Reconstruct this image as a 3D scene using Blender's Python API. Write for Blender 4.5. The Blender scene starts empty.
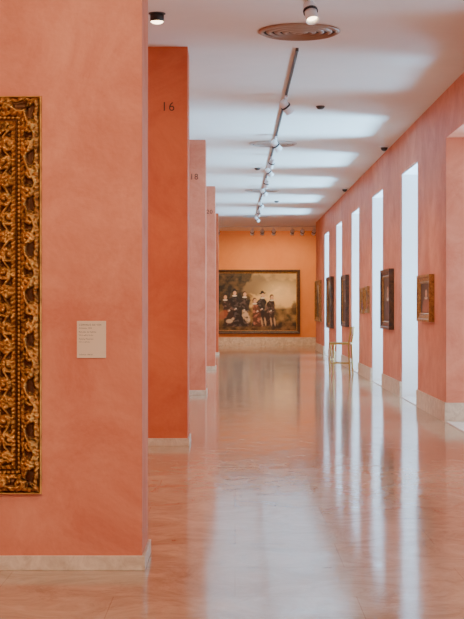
import bpy, math, random
from mathutils import Vector, Matrix, noise
random.seed(4)
S=bpy.context.scene
# ---------------------------------------------------------------- materials
def newmat(name):
    m=bpy.data.materials.new(name); m.use_nodes=True
    nt=m.node_tree; b=nt.nodes['Principled BSDF']
    return m,nt,b
def plain(name,col,rough=0.5,metal=0.0,emit=None,es=0):
    m,nt,b=newmat(name)
    b.inputs['Base Color'].default_value=(*col,1); b.inputs['Roughness'].default_value=rough
    b.inputs['Metallic'].default_value=metal
    if emit:
        b.inputs['Emission Color'].default_value=(*emit,1); b.inputs['Emission Strength'].default_value=es
    return m
def mottled(name,c1,c2,scale=1.5,rough=0.55,bump=0.05,detail=6,fine=30,lo=0.35,hi=0.65):
    m,nt,b=newmat(name); N=nt.nodes; L=nt.links
    tc=N.new('ShaderNodeTexCoord')
    n1=N.new('ShaderNodeTexNoise'); n1.inputs['Scale'].default_value=scale; n1.inputs['Detail'].default_value=detail
    n1.inputs['Roughness'].default_value=0.7; n1.inputs['Distortion'].default_value=0.6
    L.new(tc.outputs['Object'],n1.inputs['Vector'])
    r=N.new('ShaderNodeValToRGB'); r.color_ramp.elements[0].position=lo; r.color_ramp.elements[1].position=hi
    r.color_ramp.elements[0].color=(*c1,1); r.color_ramp.elements[1].color=(*c2,1)
    L.new(n1.outputs['Fac'],r.inputs['Fac']); L.new(r.outputs['Color'],b.inputs['Base Color'])
    n2=N.new('ShaderNodeTexNoise'); n2.inputs['Scale'].default_value=fine; n2.inputs['Detail'].default_value=4
    L.new(tc.outputs['Object'],n2.inputs['Vector'])
    bp=N.new('ShaderNodeBump'); bp.inputs['Strength'].default_value=bump; bp.inputs['Distance'].default_value=0.02
    L.new(n2.outputs['Fac'],bp.inputs['Height']); L.new(bp.outputs['Normal'],b.inputs['Normal'])
    b.inputs['Roughness'].default_value=rough
    return m
M_salmon=mottled('salmon_plaster',(0.64,0.185,0.100),(0.80,0.30,0.18),1.8,bump=0.14)
M_terra=mottled('terracotta_plaster',(0.56,0.105,0.036),(0.68,0.165,0.060),1.4,bump=0.12)
M_orange=mottled('orange_plaster',(0.84,0.28,0.06),(0.90,0.33,0.085),1.0)
M_ceil=mottled('ceiling_paint',(0.84,0.79,0.74),(0.89,0.84,0.79),0.6,rough=0.7,bump=0.01)
M_stone=mottled('travertine_plinth',(0.56,0.42,0.30),(0.82,0.68,0.53),9,rough=0.35,bump=0.02)
M_white=plain('white_lacquer',(0.86,0.86,0.87),0.35)
M_sill=mottled('pale_marble',(0.80,0.78,0.76),(0.9,0.88,0.86),4,rough=0.25,bump=0.01)
M_black=plain('black_metal',(0.015,0.013,0.012),0.4)
M_trackm=plain('track_grey',(0.085,0.08,0.078),0.45,0.3)
M_text=plain('dark_lettering',(0.09,0.035,0.02),0.6)
M_inktext=plain('label_ink',(0.05,0.04,0.035),0.6)
M_label=plain('label_card',(0.78,0.62,0.46),0.5)
M_diff=plain('diffuser_bronze',(0.42,0.29,0.21),0.45,0.2)
M_diffd=plain('diffuser_gap',(0.05,0.035,0.03),0.8)
M_diffw=plain('diffuser_white',(0.60,0.58,0.56),0.45)
M_lamp=plain('lamp_glow',(1,0.9,0.7),0.4,0,(1.0,0.78,0.5),8)
M_darkframe=mottled('dark_wood_frame',(0.040,0.018,0.008),(0.13,0.058,0.020),12,rough=0.35)
M_goldframe=mottled('gilt_small_frame',(0.18,0.07,0.018),(0.52,0.26,0.06),20,rough=0.4)
M_brass=plain('brass_yellow',(0.50,0.32,0.07),0.4,0.3)
def floor_mat():
    m,nt,b=newmat('polished_travertine_floor'); N=nt.nodes; L=nt.links
    tc=N.new('ShaderNodeTexCoord')
    n=N.new('ShaderNodeTexNoise'); n.inputs['Scale'].default_value=2.2; n.inputs['Detail'].default_value=9; n.inputs['Roughness'].default_value=0.76; n.inputs['Distortion'].default_value=1.4
    L.new(tc.outputs['Object'],n.inputs['Vector'])
    r=N.new('ShaderNodeValToRGB'); r.color_ramp.elements[0].position=0.3; r.color_ramp.elements[1].position=0.70
    r.color_ramp.elements[0].color=(0.36,0.225,0.135,1); r.color_ramp.elements[1].color=(0.68,0.50,0.355,1)
    L.new(n.outputs['Fac'],r.inputs['Fac'])
    br=N.new('ShaderNodeTexBrick'); br.offset=0.5
    br.inputs['Scale'].default_value=1.0; br.inputs['Brick Width'].default_value=1.25; br.inputs['Row Height'].default_value=0.8
    br.inputs['Mortar Size'].default_value=0.003; br.inputs['Mortar Smooth'].default_value=0.3
    br.inputs['Color1'].default_value=(1,1,1,1); br.inputs['Color2'].default_value=(0.93,0.92,0.90,1); br.inputs['Mortar'].default_value=(0.78,0.72,0.68,1)
    L.new(tc.outputs['Object'],br.inputs['Vector'])
    mx=N.new('ShaderNodeMix'); mx.data_type='RGBA'; mx.blend_type='MULTIPLY'; mx.inputs[0].default_value=1.0
    L.new(r.outputs['Color'],mx.inputs[6]); L.new(br.outputs['Color'],mx.inputs[7]); L.new(mx.outputs[2],b.inputs['Base Color'])
    n2=N.new('ShaderNodeTexNoise'); n2.inputs['Scale'].default_value=5; n2.inputs['Detail'].default_value=8; n2.inputs['Roughness'].default_value=0.7
    L.new(tc.outputs['Object'],n2.inputs['Vector'])
    mr=N.new('ShaderNodeMapRange'); mr.inputs[1].default_value=0.35; mr.inputs[2].default_value=0.7; mr.inputs[3].default_value=0.07; mr.inputs[4].default_value=0.17
    L.new(n2.outputs['Fac'],mr.inputs[0]); L.new(mr.outputs[0],b.inputs['Roughness'])
    n3=N.new('ShaderNodeTexNoise'); n3.inputs['Scale'].default_value=2.5; n3.inputs['Detail'].default_value=3
    L.new(tc.outputs['Object'],n3.inputs['Vector'])
    bp=N.new('ShaderNodeBump'); bp.inputs['Strength'].default_value=0.05; bp.inputs['Distance'].default_value=0.01
    L.new(n3.outputs['Fac'],bp.inputs['Height']); L.new(bp.outputs['Normal'],b.inputs['Normal'])
    b.inputs['IOR'].default_value=1.7
    b.inputs['Specular IOR Level'].default_value=0.75
    return m
M_floor=floor_mat()
def attr_mat(name,rough=0.45,metal=0.0,bumpscale=None):
    m,nt,b=newmat(name); N=nt.nodes; L=nt.links
    a=N.new('ShaderNodeAttribute'); a.attribute_name='Col'
    L.new(a.outputs['Color'],b.inputs['Base Color'])
    b.inputs['Roughness'].default_value=rough; b.inputs['Metallic'].default_value=metal
    if bumpscale:
        n=N.new('ShaderNodeTexNoise'); n.inputs['Scale'].default_value=bumpscale; n.inputs['Detail'].default_value=5
        tc=N.new('ShaderNodeTexCoord'); L.new(tc.outputs['Object'],n.inputs['Vector'])
        bp=N.new('ShaderNodeBump'); bp.inputs['Strength'].default_value=0.3; bp.inputs['Distance'].default_value=0.004
        L.new(n.outputs['Fac'],bp.inputs['Height']); L.new(bp.outputs['Normal'],b.inputs['Normal'])
    return m
M_oil=attr_mat('oil_paint',0.5)
M_gilt=attr_mat('carved_gilding',0.38,0.75,90)
# ---------------------------------------------------------------- mesh builder
class MB:
    def __init__(s): s.v=[];s.f=[];s.mi=[];s.mats=[];s.sm=[]
    def m(s,mat):
        if mat not in s.mats: s.mats.append(mat)
        return s.mats.index(mat)
    def box(s,x0,x1,y0,y1,z0,z1,mat):
        i=s.m(mat); b=len(s.v)
        s.v+=[(x,y,z) for z in (z0,z1) for y in (y0,y1) for x in (x0,x1)]
        for f in [(0,2,3,1),(4,5,7,6),(0,1,5,4),(2,6,7,3),(0,4,6,2),(1,3,7,5)]:
            s.f.append(tuple(b+k for k in f)); s.mi.append(i); s.sm.append(False)
        return s
    def lathe(s,prof,mat,M=Matrix.Identity(4),n=32,smooth=True,closed=False):
        i=s.m(mat); b=len(s.v); k=len(prof)
        for j in range(n):
            a=2*math.pi*j/n
            for (r,z) in prof: s.v.append(tuple(M@Vector((r*math.cos(a),r*math.sin(a),z))))
        for j in range(n):
            j2=(j+1)%n
            for q in range(k-1 if not closed else k):
                q2=(q+1)%k
                s.f.append((b+j*k+q,b+j2*k+q,b+j2*k+q2,b+j*k+q2)); s.mi.append(i); s.sm.append(smooth)
        return s
    def rod(s,p0,p1,r0,r1,mat,n=12):
        p0=Vector(p0);p1=Vector(p1); d=p1-p0
        M=Matrix.Translation(p0)@d.to_track_quat('Z','Y').to_matrix().to_4x4()
        l=d.length
        return s.lathe([(0.0001,0),(r0,0),(r1,l),(0.0001,l)],mat,M,n,smooth=False)
    def obj(s,name,loc=(0,0,0),rot=(0,0,0),bevel=0):
        me=bpy.data.meshes.new(name); me.from_pydata(s.v,[],s.f)
        for mt in s.mats: me.materials.append(mt)
        me.polygons.foreach_set('material_index',s.mi); me.polygons.foreach_set('use_smooth',s.sm)
        me.update()
        o=bpy.data.objects.new(name,me); S.collection.objects.link(o); o.location=loc; o.rotation_euler=rot
        if bevel:
            md=o.modifiers.new('bev','BEVEL'); md.width=bevel; md.segments=2; md.limit_method='ANGLE'
        return o
H=4.25; EYE=1.5
Y0=-5.0; YE=46.7; YB=52.0; XR=2.7; XL=-6.0; WT=0.5
MB().box(XL-0.3,5.3,Y0-0.3,YB+0.3,-0.2,0,M_floor).obj('floor')
MB().box(XL-0.3,5.3,Y0-0.3,YB+0.3,H,H+0.2,M_ceil).obj('ceiling')
OP=[(17.9+4.9*k-2.1,17.9+4.9*k) for k in range(-4,6)]
OT=3.64
w=MB(); bb=MB(); y=Y0
for (a,b) in OP:
    w.box(XR,XR+WT,y,a,0,H,M_salmon); w.box(XR,XR+WT,a,b,OT,H,M_salmon)
    bb.box(XR-0.02,XR+WT-0.12,y-(0.015 if y>Y0 else 0),a+0.015,0,0.25,M_stone)
    y=b
w.box(XR,XR+WT,y,YE,0,H,M_salmon); bb.box(XR-0.02,XR+WT-0.12,y-0.015,YE,0,0.25,M_stone)
w.obj('wall_right'); bb.obj('baseboard_right')
MB().box(XR+WT,5.0,YE-0.3,YE,0,H,M_salmon).obj('wall_end_hall_front')
MB().box(5.0,5.3,YE-0.3,YB,0,H,M_salmon).obj('wall_end_hall_right')
MB().box(XL-0.3,5.3,YB,YB+0.3,0,H,M_orange).obj('wall_back')
MB().box(XL,5.0,YB-0.03,YB,0,0.30,M_stone).obj('baseboard_back')
MB().box(XL-0.3,XL,Y0,YB,0,H,M_salmon).obj('wall_left')
MB().box(XL-0.3,XR+WT,Y0-0.3,Y0,0,H,M_salmon).obj('wall_rear')
PT=[(7.925,8.465,-0.526,M_salmon),(14.9,15.5,-0.505,M_terra),(23.3,23.95,-0.49,M_salmon),(32.4,33.1,-0.46,M_salmon),(42.0,42.6,-0.50,M_terra)]
for n,(a,b,x,mt) in enumerate(PT):
    MB().box(XL,x,a,b,0,H,mt).obj('wall_partition_%d'%(n+1))
    q=MB(); q.box(XL,x+0.018,a-0.018,b+0.018,0,0.082,M_stone); q.obj('baseboard_partition_%d'%(n+1),bevel=0.003)
M_glass=bpy.data.materials.new('window_glass'); M_glass.use_nodes=True
nt=M_glass.node_tree; nt.nodes.clear()
o_=nt.nodes.new('ShaderNodeOutputMaterial'); t_=nt.nodes.new('ShaderNodeBsdfTransparent'); g_=nt.nodes.new('ShaderNodeBsdfGlossy'); mx_=nt.nodes.new('ShaderNodeMixShader')
g_.inputs['Roughness'].default_value=0.03; mx_.inputs[0].default_value=0.06
nt.links.new(t_.outputs[0],mx_.inputs[1]); nt.links.new(g_.outputs[0],mx_.inputs[2]); nt.links.new(mx_.outputs[0],o_.inputs[0])
for n,(a,b) in enumerate(OP):
    q=MB(); xo=XR+WT-0.09
    q.box(XR+0.0,XR+WT,a,b,0.0,0.012,M_sill)
    q.box(xo,xo+0.07,a,a+0.06,0.012,OT,M_white); q.box(xo,xo+0.07,b-0.06,b,0.012,OT,M_white)
    q.box(xo,xo+0.07,a+0.06,b-0.06,OT-0.06,OT,M_white); q.box(xo,xo+0.07,a+0.06,b-0.06,0.012,0.09,M_white)
    c=(a+b)/2
    q.box(xo+0.01,xo+0.06,c-0.025,c+0.025,0.09,OT-0.06,M_white)
    q.box(xo+0.033,xo+0.037,a+0.06,b-0.06,0.09,OT-0.06,M_glass)
    if not (15<a<16.5):   # white shutters lining the reveals
        q.box(XR+0.02,xo-0.01,b-0.025,b-0.002,0.012,OT-0.002,M_white)
        q.box(XR+0.02,xo-0.01,a+0.002,a+0.025,0.012,OT-0.002,M_white)
        q.box(XR+0.02,xo-0.01,a+0.025,b-0.025,OT-0.02,OT-0.002,M_white)
    q.obj('window_%d'%(n+1))
# ---------------------------------------------------------------- paint helper
def fb(x,y,s=1.0,seed=0):
    return noise.fractal(Vector((x*s,y*s,seed)),1.0,2.0,5)
def mixc(a,b,t):
    t=max(0,min(1,t)); return tuple(a[i]*(1-t)+b[i]*t for i in range(3))
def sst(a,b,x):
    t=max(0,min(1,(x-a)/(b-a))); return t*t*(3-2*t)
def ell(u,v,cu,cv,ru,rv,soft=0.15,ang=0):
    du=u-cu; dv=v-cv
    if ang:
        c=math.cos(ang); s=math.sin(ang); du,dv=du*c+dv*s,-du*s+dv*c
    d=math.sqrt((du/ru)**2+(dv/rv)**2); return 1-sst(1-soft,1+soft,d)
def canvas_into(verts,faces,cols,W,Hh,nx,ny,fn,yoff):
    b=len(verts)
    for j in range(ny+1):
        for i in range(nx+1):
            u=i/nx; v=j/ny
            verts.append(((u-0.5)*W,yoff,(v-0.5)*Hh)); cols.append(fn(u,v))
    for j in range(ny):
        for i in range(nx):
            k=b+j*(nx+1)+i; faces.append((k,k+1,k+nx+2,k+nx+1))
def framed(name,W,Hh,fw,depth,mat,fn,nx,ny,loc,rotz,child='canvas'):
    q=MB()
    prof=[(0,-0.002),(0,-depth),(fw*0.25,-depth*1.0),(fw*0.35,-depth*0.75),(fw*0.75,-depth*0.55),(fw*0.85,-depth*0.68),(fw,-depth*0.45),(fw,-0.002)]
    i=q.m(mat); ig=q.m(M_goldframe)
    for (sx,sz) in [(-1,-1),(1,-1),(1,1),(-1,1)]:
        for (p,d) in prof: q.v.append((sx*(W/2-p),d,sz*(Hh/2-p)))
    k=len(prof)
    for c in range(4):
        c2=(c+1)%4
        for p in range(k):
            p2=(p+1)%k
            q.f.append((c*k+p,c2*k+p,c2*k+p2,c*k+p2)); q.mi.append(ig if p in (4,5) else i); q.sm.append(False)
    fo=q.obj(name,loc,(0,0,rotz))
    V=[];F=[];C=[]
    canvas_into(V,F,C,W-2*fw+0.01,Hh-2*fw+0.01,nx,ny,fn,-depth*0.35)
    me=bpy.data.meshes.new(child); me.from_pydata(V,[],F); me.materials.append(M_oil)
    ca=me.color_attributes.new('Col','FLOAT_COLOR','POINT')
    for idx,c in enumerate(C): ca.data[idx].color=(*c,1)
    co=bpy.data.objects.new(child,me); S.collection.objects.link(co); co.parent=fo
    return fo
figs=[
 (0.205,0.66,1.0,0.0,(0.018,0.012,0.010),1),
 (0.085,0.585,0.85,0.15,(0.045,0.022,0.014),0),
 (0.565,0.62,0.88,-0.1,(0.020,0.014,0.012),1),
 (0.685,0.58,0.85,-0.12,(0.040,0.020,0.013),0),
 (0.465,0.52,0.66,0.1,(0.12,0.04,0.02),0),
 (0.335,0.635,1.0,-0.08,(0.026,0.016,0.012),0)]
def family(u,v):
    n1=fb(u,v,3.2,1); n2=fb(u*1.3,v,9,5); n3=fb(u,v,20,9)
    cloud=sst(-0.3,0.45,n1+0.45*n2+0.35*(u-0.4))
    col=mixc((0.26,0.17,0.08),(0.84,0.54,0.22),cloud)
    col=mixc(col,(1.0,0.72,0.36),0.85*ell(u,v,0.84,0.64,0.24,0.20,0.9))
    col=mixc(col,(0.22,0.15,0.085),0.6*ell(u,v,0.66+0.1*n1,0.95,0.3,0.08+0.05*n2,0.8))
    hz=0.38+0.03*n1
    land=mixc((0.10,0.065,0.022),(0.40,0.23,0.07),0.5+n2)
    col=mixc(col,land,sst(hz+0.03,hz-0.02,v))
    tree=mixc((0.020,0.014,0.006),(0.16,0.09,0.028),0.35+0.9*n2+0.3*n3)
    edge=0.46+0.20*n1+0.06*n2-0.35*abs(v-0.85)
    col=mixc(col,tree,sst(edge+0.05,edge-0.05,u)*sst(0.3,0.4,v))
    col=mixc(col,tree,ell(u,v,0.985,0.38,0.05+0.03*n2,0.11+0.03*n3,0.3)*0.8)
    col=mixc(col,mixc((0.04,0.022,0.010),(0.26,0.14,0.05),0.4+n2),sst(0.20,0.10,v+0.03*n1))
    for (fu,hv,sc,ln,dc,hat) in figs:
        cl=mixc(dc,tuple(x*4+0.02 for x in dc),sst(0.05,0.5,n3+0.5*n2))
        cu=fu+ln*(hv-v)
        wdt=(0.026+0.044*sst(hv-0.04,hv-0.14,v)+0.025*sst(0.35,0.1,v))*sc
        inb=sst(wdt+0.006,wdt-0.006,abs(u-cu)+0.01*n2)*sst(hv-0.01,hv-0.04,v)*sst(0.05,0.09,v)
        col=mixc(col,cl,inb)
        col=mixc(col,mixc(cl,(0.12,0.07,0.05),0.35),ell(u,v,cu+0.040*sc,hv-0.20*sc,0.018*sc,0.11*sc,0.3,0.5)*0.8)
        col=mixc(col,(0.66,0.58,0.48),ell(u,v,cu+0.018,hv-0.28*sc,0.011,0.014,0.3))
        col=mixc(col,(0.55,0.32,0.20),ell(u,v,cu+0.004,hv-0.295*sc,0.011,0.014,0.3))
        col=mixc(col,(0.76,0.66,0.54),ell(u,v,fu,hv-0.054,0.030,0.015,0.2))
        if hat:
            col=mixc(col,(0.012,0.010,0.009),ell(u,v,fu,hv+0.030,0.042,0.012,0.2,0.15))
            col=mixc(col,(0.012,0.010,0.009),ell(u,v,fu-0.003,hv+0.048,0.021,0.026,0.2))
        else:
            col=mixc(col,(0.07,0.03,0.012),ell(u,v,fu-0.003,hv+0.010,0.025,0.040,0.2))
        col=mixc(col,(0.76,0.44,0.27),ell(u,v,fu+0.003,hv-0.006,0.020,0.035,0.2))
        for e in (-0.005,0.010): col=mixc(col,(0.10,0.05,0.03),0.8*ell(u,v,fu+e,hv,0.003,0.004))
        col=mixc(col,(0.45,0.12,0.08),0.8*ell(u,v,fu+0.003,hv-0.024,0.006,0.003))
    col=mixc(col,(0.66,0.47,0.30),ell(u,v,0.355+0.02*n2,0.24,0.033,0.12,0.2,0.25)*sst(-0.5,0.3,n3+0.3))
    col=mixc(col,(0.58,0.42,0.27),ell(u,v,0.14,0.16,0.045,0.035,0.2,0.2)); col=mixc(col,(0.58,0.42,0.27),ell(u,v,0.185,0.20,0.018,0.022,0.2))
    col=mixc(col,(0.42,0.11,0.05),ell(u,v,0.06,0.27,0.05,0.09,0.2,-0.4)*0.75)
    for fu in (0.555,0.60,0.675,0.72):
        col=mixc(col,(0.52,0.33,0.18),ell(u,v,fu,0.15,0.011,0.075,0.3,0.1))
    return col
framed('family_group_painting',3.16,2.38,0.14,0.10,M_darkframe,family,240,180,(0.835,YB,EYE+0.12),0)
def portrait(seed,bg,dress,skin=(0.7,0.4,0.25),cu=0.5,hv=0.66):
    def fn(u,v):
        n=fb(u,v,4,seed)
        c=mixc(bg,tuple(x*2 for x in bg),0.5+n)
        c=mixc(c,mixc(dress,tuple(x*1.8 for x in dress),0.5+n),max(ell(u,v,cu,0.15,0.36,0.36,0.08),ell(u,v,cu,hv-0.18,0.1,0.1)))
        c=mixc(c,(0.7,0.6,0.5),ell(u,v,cu,hv-0.15,0.14,0.05,0.2))
        c=mixc(c,(0.05,0.025,0.012),ell(u,v,cu,hv+0.02,0.14,0.16,0.15))
        c=mixc(c,skin,ell(u,v,cu+0.01,hv,0.10,0.13,0.12))
        for s in (-0.035,0.045): c=mixc(c,(0.05,0.03,0.02),ell(u,v,cu+s,hv+0.02,0.014,0.012))
        c=mixc(c,(0.45,0.2,0.12),ell(u,v,cu+0.008,hv-0.02,0.012,0.03))
        c=mixc(c,(0.4,0.1,0.07),ell(u,v,cu+0.01,hv-0.065,0.03,0.01))
        return c
    return fn
def landscape(seed):
    def fn(u,v):
        n=fb(u,v,4,seed); m=fb(u,v,10,seed+3)
        c=mixc((0.35,0.33,0.28),(0.6,0.5,0.36),0.5+n)
        c=mixc(c,mixc((0.05,0.045,0.02),(0.2,0.14,0.06),0.5+m),sst(0.46,0.42,v+0.04*n))
        c=mixc(c,(0.03,0.025,0.012),ell(u,v,0.2+0.05*m,0.55,0.2,0.35,0.3))
        return c
    return fn
R=-math.pi/2
def onright(name,ya,yb,za,zb,fw,dp,mat,fn,nx=40,ny=44):
    framed(name,yb-ya,zb-za,fw,dp,mat,fn,nx,ny,(XR,(ya+yb)/2,(za+zb)/2),R)
onright('portrait_painting',18.95,20.25,1.27,1.92,0.12,0.075,M_goldframe,portrait(2,(0.05,0.025,0.012),(0.22,0.07,0.035)))
onright('portrait_painting',23.75,25.2,1.08,2.12,0.14,0.09,M_darkframe,portrait(7,(0.08,0.05,0.03),(0.07,0.04,0.03)))
onright('small_devotional_painting',28.05,28.75,1.34,1.88,0.08,0.05,M_goldframe,portrait(3,(0.12,0.06,0.015),(0.3,0.05,0.03)),24,24)
onright('small_devotional_painting',29.1,29.8,1.32,1.86,0.08,0.05,M_goldframe,portrait(5,(0.12,0.06,0.015),(0.06,0.07,0.2)),24,24)
onright('portrait_painting',33.1,34.6,0.98,2.22,0.12,0.09,M_darkframe,portrait(9,(0.07,0.05,0.035),(0.06,0.035,0.03)))
onright('landscape_painting',38.2,40.0,0.86,2.28,0.14,0.10,M_darkframe,landscape(4))
onright('landscape_painting',43.6,45.9,0.98,2.28,0.14,0.09,M_goldframe,landscape(8))
# ---------------------------------------------------------------- carved gilt frame
def leafscroll(a,b,sg,R0,tight=0.8):
    r=math.hypot(a,b)+1e-6; th=math.atan2(b,a)*sg
    ph=(r/(R0*tight)-th/(2*math.pi))%1.0
    ridge=math.sin(math.pi*ph)**0.7
    lob=0.55+0.45*abs(math.cos(4.5*th+r*70))
    m=1-sst(R0*0.9,R0*1.1,r)
    eye=1-sst(R0*0.14,R0*0.24,r)
    return m*max(ridge*(0.55+0.45*lob) if r<R0*0.7 else lob*ridge,eye)
def carve(u,s):
    wu=u+0.010*noise.noise(Vector((u*22,s*22,1.3))); ws=s+0.008*noise.noise(Vector((u*22,s*22,7.7)))
    if s<0.010: return 0.030,0.7
    if s<0.016: return 0.022,0.15
    if s<0.118:
        t=(s-0.016)/0.102; prof=0.030+0.034*math.sin(math.pi*t)
        P=0.128; k=math.floor(wu/P); a=wu-(k+0.5)*P; sg=1 if k%2 else -1
        b=ws-0.067
        h=leafscroll(a+0.012*sg,b+0.010*sg,sg,0.040)
        st=0.028*math.sin(2*math.pi*wu/(2*P)+math.pi/2)
        h=max(h,0.95*(1-sst(0.004,0.012,abs(b-st))))
        lf=abs(math.sin(math.pi*(wu/0.030+abs(b)*18*sg))); e=abs(b)
        h=max(h,(0.35+0.6*lf)*sst(0.022,0.034,e)*(1-sst(0.047,0.051,e)))
        h*=0.72+0.45*(0.5+fb(u,s,60,3))
        return prof+0.032*h-0.018,h
    if s<0.136:
        a=((u/0.024)%1-0.5)*0.024; b=s-0.127; r2=1-(a*a/(0.0105**2)+b*b/(0.0080**2))
        h=math.sqrt(r2) if r2>0 else 0
        return 0.028+0.009*h,h*0.9
    if s<0.146: return 0.026,0.05
    if s<0.248:
        t=(s-0.146)/0.102; prof=0.040+0.022*math.sin(math.pi*t)
        P=0.104; uu=wu+0.03; k=math.floor(uu/P); a=uu-(k+0.5)*P; b=ws-0.197
        sg=1 if k%2 else -1; th=math.atan2(b,a); r=math.hypot(a,b)
        h=leafscroll(a,b-0.012*sg,-sg,0.042,0.95)
        if k%3==0:
            h=(0.45+0.55*abs(math.cos(3*th)))*sst(0.008,0.014,r)*(1-sst(0.034,0.046,r)); h=max(h,1-sst(0.008,0.012,r))
        st=0.024*math.sin(2*math.pi*uu/(2*P))
        h=max(h,0.85*(1-sst(0.003,0.010,abs(b-st)))*sst(0.02,0.03,abs(r)))
        lf=abs(math.sin(math.pi*(wu/0.026-abs(b)*20))); e=abs(b)
        h=max(h,(0.3+0.6*lf)*sst(0.024,0.036,e))
        h*=0.72+0.45*(0.5+fb(u,s,60,8))
        return prof+0.030*h-0.018,h
    if s<0.262: return 0.036,0.8
    return 0.018,0.2
def gilt_frame(xl,xr,z0,z1,yw):
    W=0.272; ns=64; V=[];F=[];C=[]
    cx=(xl+xr)/2; cz=(z0+z1)/2; Wd=xr-xl; Hd=z1-z0
    for side in range(4):
        L=Hd if side%2==0 else Wd; nu=int(L/0.0046); b=len(V)
        for j in range(nu+1):
            tj=j/nu
            for i in range(ns+1):
                s=W*i/ns
                u=s+(L-2*s)*tj
                d,h=carve(u-L/2+side*0.3,s)
                if i==0: d=0.002
                al=u-L/2; ac=(Hd if side%2 else Wd)/2-s
                if side==0: p=(ac,-d,al)
                elif side==1: p=(-al,-d,ac)
                elif side==2: p=(-ac,-d,-al)
                else: p=(al,-d,-ac)
                V.append(p)
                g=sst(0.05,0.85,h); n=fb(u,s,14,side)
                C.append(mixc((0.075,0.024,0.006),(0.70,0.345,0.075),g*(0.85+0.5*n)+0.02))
        for j in range(nu):
            for i in range(ns):
                k=b+j*(ns+1)+i; F.append((k,k+1,k+ns+2,k+ns+1))
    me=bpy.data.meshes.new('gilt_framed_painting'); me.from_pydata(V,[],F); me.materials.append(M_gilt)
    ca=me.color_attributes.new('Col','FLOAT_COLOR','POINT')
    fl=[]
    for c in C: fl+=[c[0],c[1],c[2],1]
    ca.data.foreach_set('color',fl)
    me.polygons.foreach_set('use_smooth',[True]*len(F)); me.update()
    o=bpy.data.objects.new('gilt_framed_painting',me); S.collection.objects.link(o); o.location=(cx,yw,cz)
    V=[];F=[];C=[]
    canvas_into(V,F,C,Wd-2*W+0.01,Hd-2*W+0.01,90,120,portrait(12,(0.08,0.05,0.03),(0.28,0.06,0.04)),-0.012)
    m2=bpy.data.meshes.new('canvas'); m2.from_pydata(V,[],F); m2.materials.append(M_oil)
    ca=m2.color_attributes.new('Col','FLOAT_COLOR','POINT')
    for idx,c in enumerate(C): ca.data[idx].color=(*c,1)
    co=bpy.data.objects.new('canvas',m2); S.collection.objects.link(co); co.parent=o
YW=7.925
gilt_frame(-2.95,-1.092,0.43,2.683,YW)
# ---------------------------------------------------------------- text
def text_mesh(txt,size,mat,align='CENTER',ext=0.0015):
    cu=bpy.data.curves.new('t','FONT'); cu.body=txt; cu.size=size; cu.extrude=ext; cu.align_x=align; cu.align_y='CENTER'
    cu.space_character=1.15
    o=bpy.data.objects.new('t',cu); S.collection.objects.link(o)
    bpy.context.view_layer.update()
    me=bpy.data.meshes.new_from_object(o.evaluated_get(bpy.context.evaluated_depsgraph_get()))
    bpy.data.objects.remove(o); me.materials.clear(); me.materials.append(mat)
    return me
def place(me,name,loc,parent=None,rot=(math.pi/2,0,0)):
    o=bpy.data.objects.new(name,me); S.collection.objects.link(o); o.location=loc; o.rotation_euler=rot
    if parent: o.parent=parent
    return o
def P(x,y,Y): return ((x-235)*Y/1400,EYE+(305-y)*Y/1400)
for t,px,py,Y in (('16',168,107,14.9),('18',194,177,23.3),('20',209.5,212,32.4)):
    X,Z=P(px,py,Y); place(text_mesh(t,0.135,M_text),'room_number',(X,Y-0.002,Z))
X0,Z0=P(77,358,YW); X1,Z1=P(106,321,YW)
lab=MB().box(X0,X1,YW-0.008,YW-0.0005,Z0,Z1,M_label).obj('wall_label',bevel=0.0015)
rows=[('CORNELIS DE VOS',0.0135,0.022),('Antwerp, 1622',0.0105,0.040),('Retrato de familia',0.0115,0.062),('Oleo sobre lienzo',0.0095,0.080),('Family Portrait',0.0115,0.102),('Oil on canvas',0.0095,0.118),('Collection 1930.28',0.0085,0.190)]
for k,(t,sz,dy) in enumerate(rows):
    place(text_mesh(t,sz,M_inktext,'LEFT',0.0004),'text_line_%d'%k,(X0+0.012,YW-0.0084,Z1-dy),lab)
# ---------------------------------------------------------------- ceiling fittings
for k,Y in enumerate((14.05,23.8,33.5,43.2)):
    q=MB(); md=M_diff if k==0 else M_diffw
    q.lathe([(0.0001,-0.004),(0.40,-0.004)],M_diffd,n=48)
    for r in (0.08,0.16,0.24,0.32,0.40):
        q.lathe([(r-0.034,-0.004),(r-0.030,-0.030),(r+0.012,-0.012),(r+0.012,-0.004)],md,n=48)
    q.lathe([(0.0001,-0.03),(0.035,-0.03),(0.04,-0.004)],md,n=24)
    q.obj('ceiling_air_diffuser',(0.645,Y,H))
TX=0.665
def track(y0,y1):
    q=MB(); zt=H-0.030; h=0.013
    q.box(TX-h,TX+h,y0,y1,zt,H,M_trackm)
    q.box(TX-h,TX-0.007,y0,y1,zt-0.004,zt,M_trackm); q.box(TX+0.007,TX+h,y0,y1,zt-0.004,zt,M_trackm)
    q.box(TX-0.016,TX+0.016,y0-0.03,y0,zt-0.006,H,M_trackm); q.box(TX-0.016,TX+0.016,y1,y1+0.03,zt-0.006,H,M_trackm)
    return q.obj('ceiling_light_track')
track(3.0,12.7); track(15.0,23.3); track(24.35,33.0); track(34.0,42.7)
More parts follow.
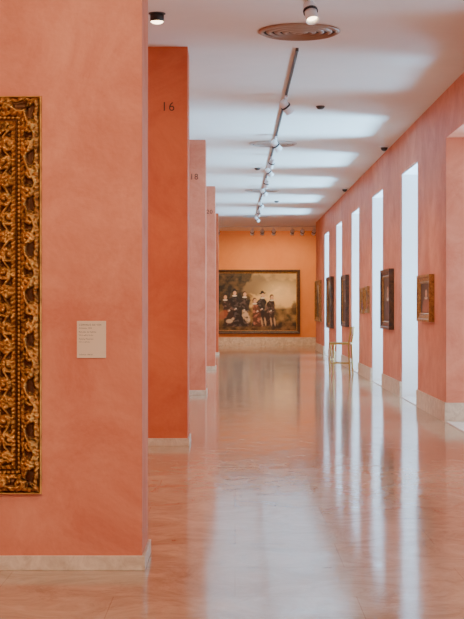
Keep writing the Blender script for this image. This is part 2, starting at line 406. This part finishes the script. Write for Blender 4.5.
def spot(x,y,aim,energy=0,zc=H-0.034,size=1.0,cone=50,col=(1,0.74,0.48)):
    q=MB(); s=size
    q.box(-0.018*s,0.018*s,-0.07*s,0.07*s,-0.025*s,0,M_white)
    q.rod((0,0,-0.025*s),(0,0,-0.085*s),0.010*s,0.010*s,M_white)
    hp=Vector((0,0,-0.13*s)); d=(Vector(aim)-(Vector((x,y,zc))+hp)).normalized()
    M=Matrix.Translation(hp)@d.to_track_quat('Z','Y').to_matrix().to_4x4()
    q.lathe([(0.0001,-0.095*s),(0.035*s,-0.092*s),(0.048*s,-0.075*s),(0.052*s,0.06*s),(0.056*s,0.085*s),(0.050*s,0.085*s),(0.046*s,0.05*s)],M_white,M,20)
    q.lathe([(0.0001,0.05*s),(0.046*s,0.05*s)],M_lamp,M,20,smooth=False)
    q.lathe([(0.053*s,-0.02*s),(0.060*s,-0.02*s),(0.060*s,0.0),(0.053*s,0.0)],M_black,M,20,closed=True)
    o=q.obj('track_spotlight',(x,y,zc))
    if energy:
        l=bpy.data.lights.new('spot_lamp','SPOT'); l.energy=energy; l.color=col; l.spot_size=math.radians(cone); l.spot_blend=0.8; l.shadow_soft_size=0.04
        lo=bpy.data.objects.new('spot_lamp',l); S.collection.objects.link(lo); lo.parent=o
        p=hp+d*0.10*s; lo.location=p; lo.rotation_euler=d.to_track_quat('-Z','Y').to_euler()
    return o
E=110
spot(TX,12.3,(TX+0.35,11.2,2.0),0,size=1.1)
spot(TX,10.6,(-0.5,14.9,1.8),60)
spot(TX,18.2,(2.7,19.6,1.6),E,size=1.1)
spot(TX,22.6,(2.7,24.4,1.6),E,size=1.1)
spot(TX,25.6,(-0.3,27.5,1.2),E); spot(TX,27.3,(2.7,28.6,1.5),E)
spot(TX,30.0,(-0.5,31,0),E); spot(TX,32.2,(2.7,34,1.6),E)
spot(TX,36.2,(2.7,39,1.5),E); spot(TX,39.5,(0,42,0),E); spot(TX,42.2,(2.7,44.5,1.5),E)
q=MB(); q.box(-1.2,3.4,48.78,48.82,H-0.035,H,M_white); q.obj('ceiling_light_track')
for xx in (-0.6,0.6,1.35,2.0,2.35,2.75):
    spot(xx,48.8,(xx*0.8+0.1,YB,1.6),85,size=1.3,cone=100,col=(1,0.71,0.40))
spot(0.95,48.8,(0.85,YB,1.6),100,size=1.3,cone=44,col=(1,0.78,0.50))  # extra spot added to this row to brighten the family painting
def downlight(x,y,en):
    q=MB()
    q.lathe([(0.0001,0),(0.062,0),(0.066,-0.004),(0.066,-0.075),(0.060,-0.078)],M_black,n=28)
    q.lathe([(0.0001,-0.100),(0.03,-0.097),(0.052,-0.088),(0.060,-0.078)],M_lamp,n=28)
    q.lathe([(0.066,0),(0.080,0),(0.080,-0.008),(0.066,-0.008)],M_trackm,n=28)
    o=q.obj('ceiling_downlight',(x,y,H))
    l=bpy.data.lights.new('downlight_lamp','SPOT'); l.energy=en; l.color=(1,0.72,0.45); l.spot_size=math.radians(110); l.spot_blend=0.7; l.shadow_soft_size=0.03
    lo=bpy.data.objects.new('downlight_lamp',l); S.collection.objects.link(lo); lo.parent=o; lo.location=(0,0,-0.145)
downlight(-0.735,13.2,45)
for Y in (24.2,32.9):
    q=MB(); q.lathe([(0.0001,-0.001),(0.075,-0.001),(0.078,-0.02),(0.070,-0.03)],M_white,n=28)
    q.lathe([(0.066,-0.03)]+[(0.062*math.cos(a),-0.03-0.062*math.sin(a)) for a in [0,.3,.6,.9,1.2,1.5707]],M_black,n=28)
    q.obj('dome_security_camera',(2.58,Y,H))
for x,Y in ((1.18,19.35),(0.45,28.1),(1.1,37)):
    q=MB(); q.lathe([(0.0001,0),(0.06,0),(0.062,-0.012),(0.045,-0.035),(0.03,-0.045),(0.0001,-0.045)],M_trackm,n=24); q.obj('smoke_detector',(x,Y,H))
# ---------------------------------------------------------------- chair
q=MB(); t=0.018
def R_(a,b,r=t,m=M_brass): q.rod(a,b,r,r,m,10)
sz=0.66; w_=0.21; dd=0.22
R_((-dd,-w_,0),(-dd+0.02,-w_+0.01,sz)); R_((-dd,w_,0),(-dd+0.02,w_-0.01,sz))
R_((dd,-w_,0),(dd-0.03,-w_+0.01,sz)); R_((dd,w_,0),(dd-0.03,w_-0.01,sz))
R_((dd-0.03,-w_+0.01,sz),(dd+0.03,-w_+0.01,1.02)); R_((dd-0.03,w_-0.01,sz),(dd+0.03,w_-0.01,1.02))
q.box(-dd-0.01,dd,-w_-0.01,w_+0.01,sz-0.015,sz+0.03,M_brass)
q.box(dd-0.005,dd+0.035,-w_+0.02,w_-0.02,0.86,1.03,M_brass)
for s in (-1,1):
    R_((-dd+0.008,s*(w_-0.004),0.24),(dd-0.01,s*(w_-0.004),0.24),0.010)
R_((-dd+0.008,-w_,0.32),(-dd+0.008,w_,0.32),0.010)
q.obj('gallery_attendant_chair',(2.31,30.4,0),(0,0,math.radians(-14)),bevel=0.004)
# ---------------------------------------------------------------- lights
def area(name,loc,aim,sx,sy,en,col,spread=180):
    l=bpy.data.lights.new(name,'AREA'); l.shape='RECTANGLE'; l.size=sx; l.size_y=sy; l.energy=en; l.color=col; l.spread=math.radians(spread)
    o=bpy.data.objects.new(name,l); S.collection.objects.link(o); o.location=loc
    o.rotation_euler=(Vector(aim)-Vector(loc)).to_track_quat('-Z','Y').to_euler()
for n,(a,b) in enumerate(OP):
    c=(a+b)/2
    en=1250 if a>18 else 90
    if a<17 and a>15: en=260
    area('daylight_%d'%n,(5.3,c+0.4,0.1),(0.4,c-0.6,4.25),1.7,2.2,en,(0.27,0.66,1.0),110)
warm=(1,0.77,0.56)
for (ya,yb) in ((8.5,14.9),(15.5,23.3),(23.95,32.4),(33.1,42.0),(42.6,52)):
    area('bay_fill_light',(-2.8,(ya+yb)/2,H-0.02),(-2.8,(ya+yb)/2,0),2.0,(yb-ya)*0.6,150,warm)  # unseen fill light added in each bay to warm the corridor
area('entrance_fill_light',(-1.6,2.2,H-0.02),(-1.6,2.2,0),2.0,1.5,260,warm)  # unseen fill light added overhead to brighten the near left wall
spot(-0.6,5.2,(-1.0,YW,1.5),150,cone=90)  # unseen spot added to light the near left wall and gilt frame
q=MB(); q.box(-2.5,-0.3,5.185,5.215,H-0.034,H,M_trackm); q.obj('ceiling_light_track')  # unseen track, added only to carry that spot
wd=bpy.data.worlds.new('World'); S.world=wd; wd.use_nodes=True
bg=wd.node_tree.nodes['Background']; bg.inputs[0].default_value=(0.84,0.92,1.0,1); bg.inputs[1].default_value=2.8
# ---------------------------------------------------------------- camera
cam=bpy.data.cameras.new('camera'); co=bpy.data.objects.new('camera',cam); S.collection.objects.link(co)
co.location=(0,0,EYE); co.rotation_euler=(math.pi/2,0,0)
cam.sensor_width=36; cam.sensor_fit='AUTO'; cam.lens=1400/619*36
cam.shift_x=-3/619; cam.shift_y=-4.5/619; cam.clip_end=200
S.camera=co
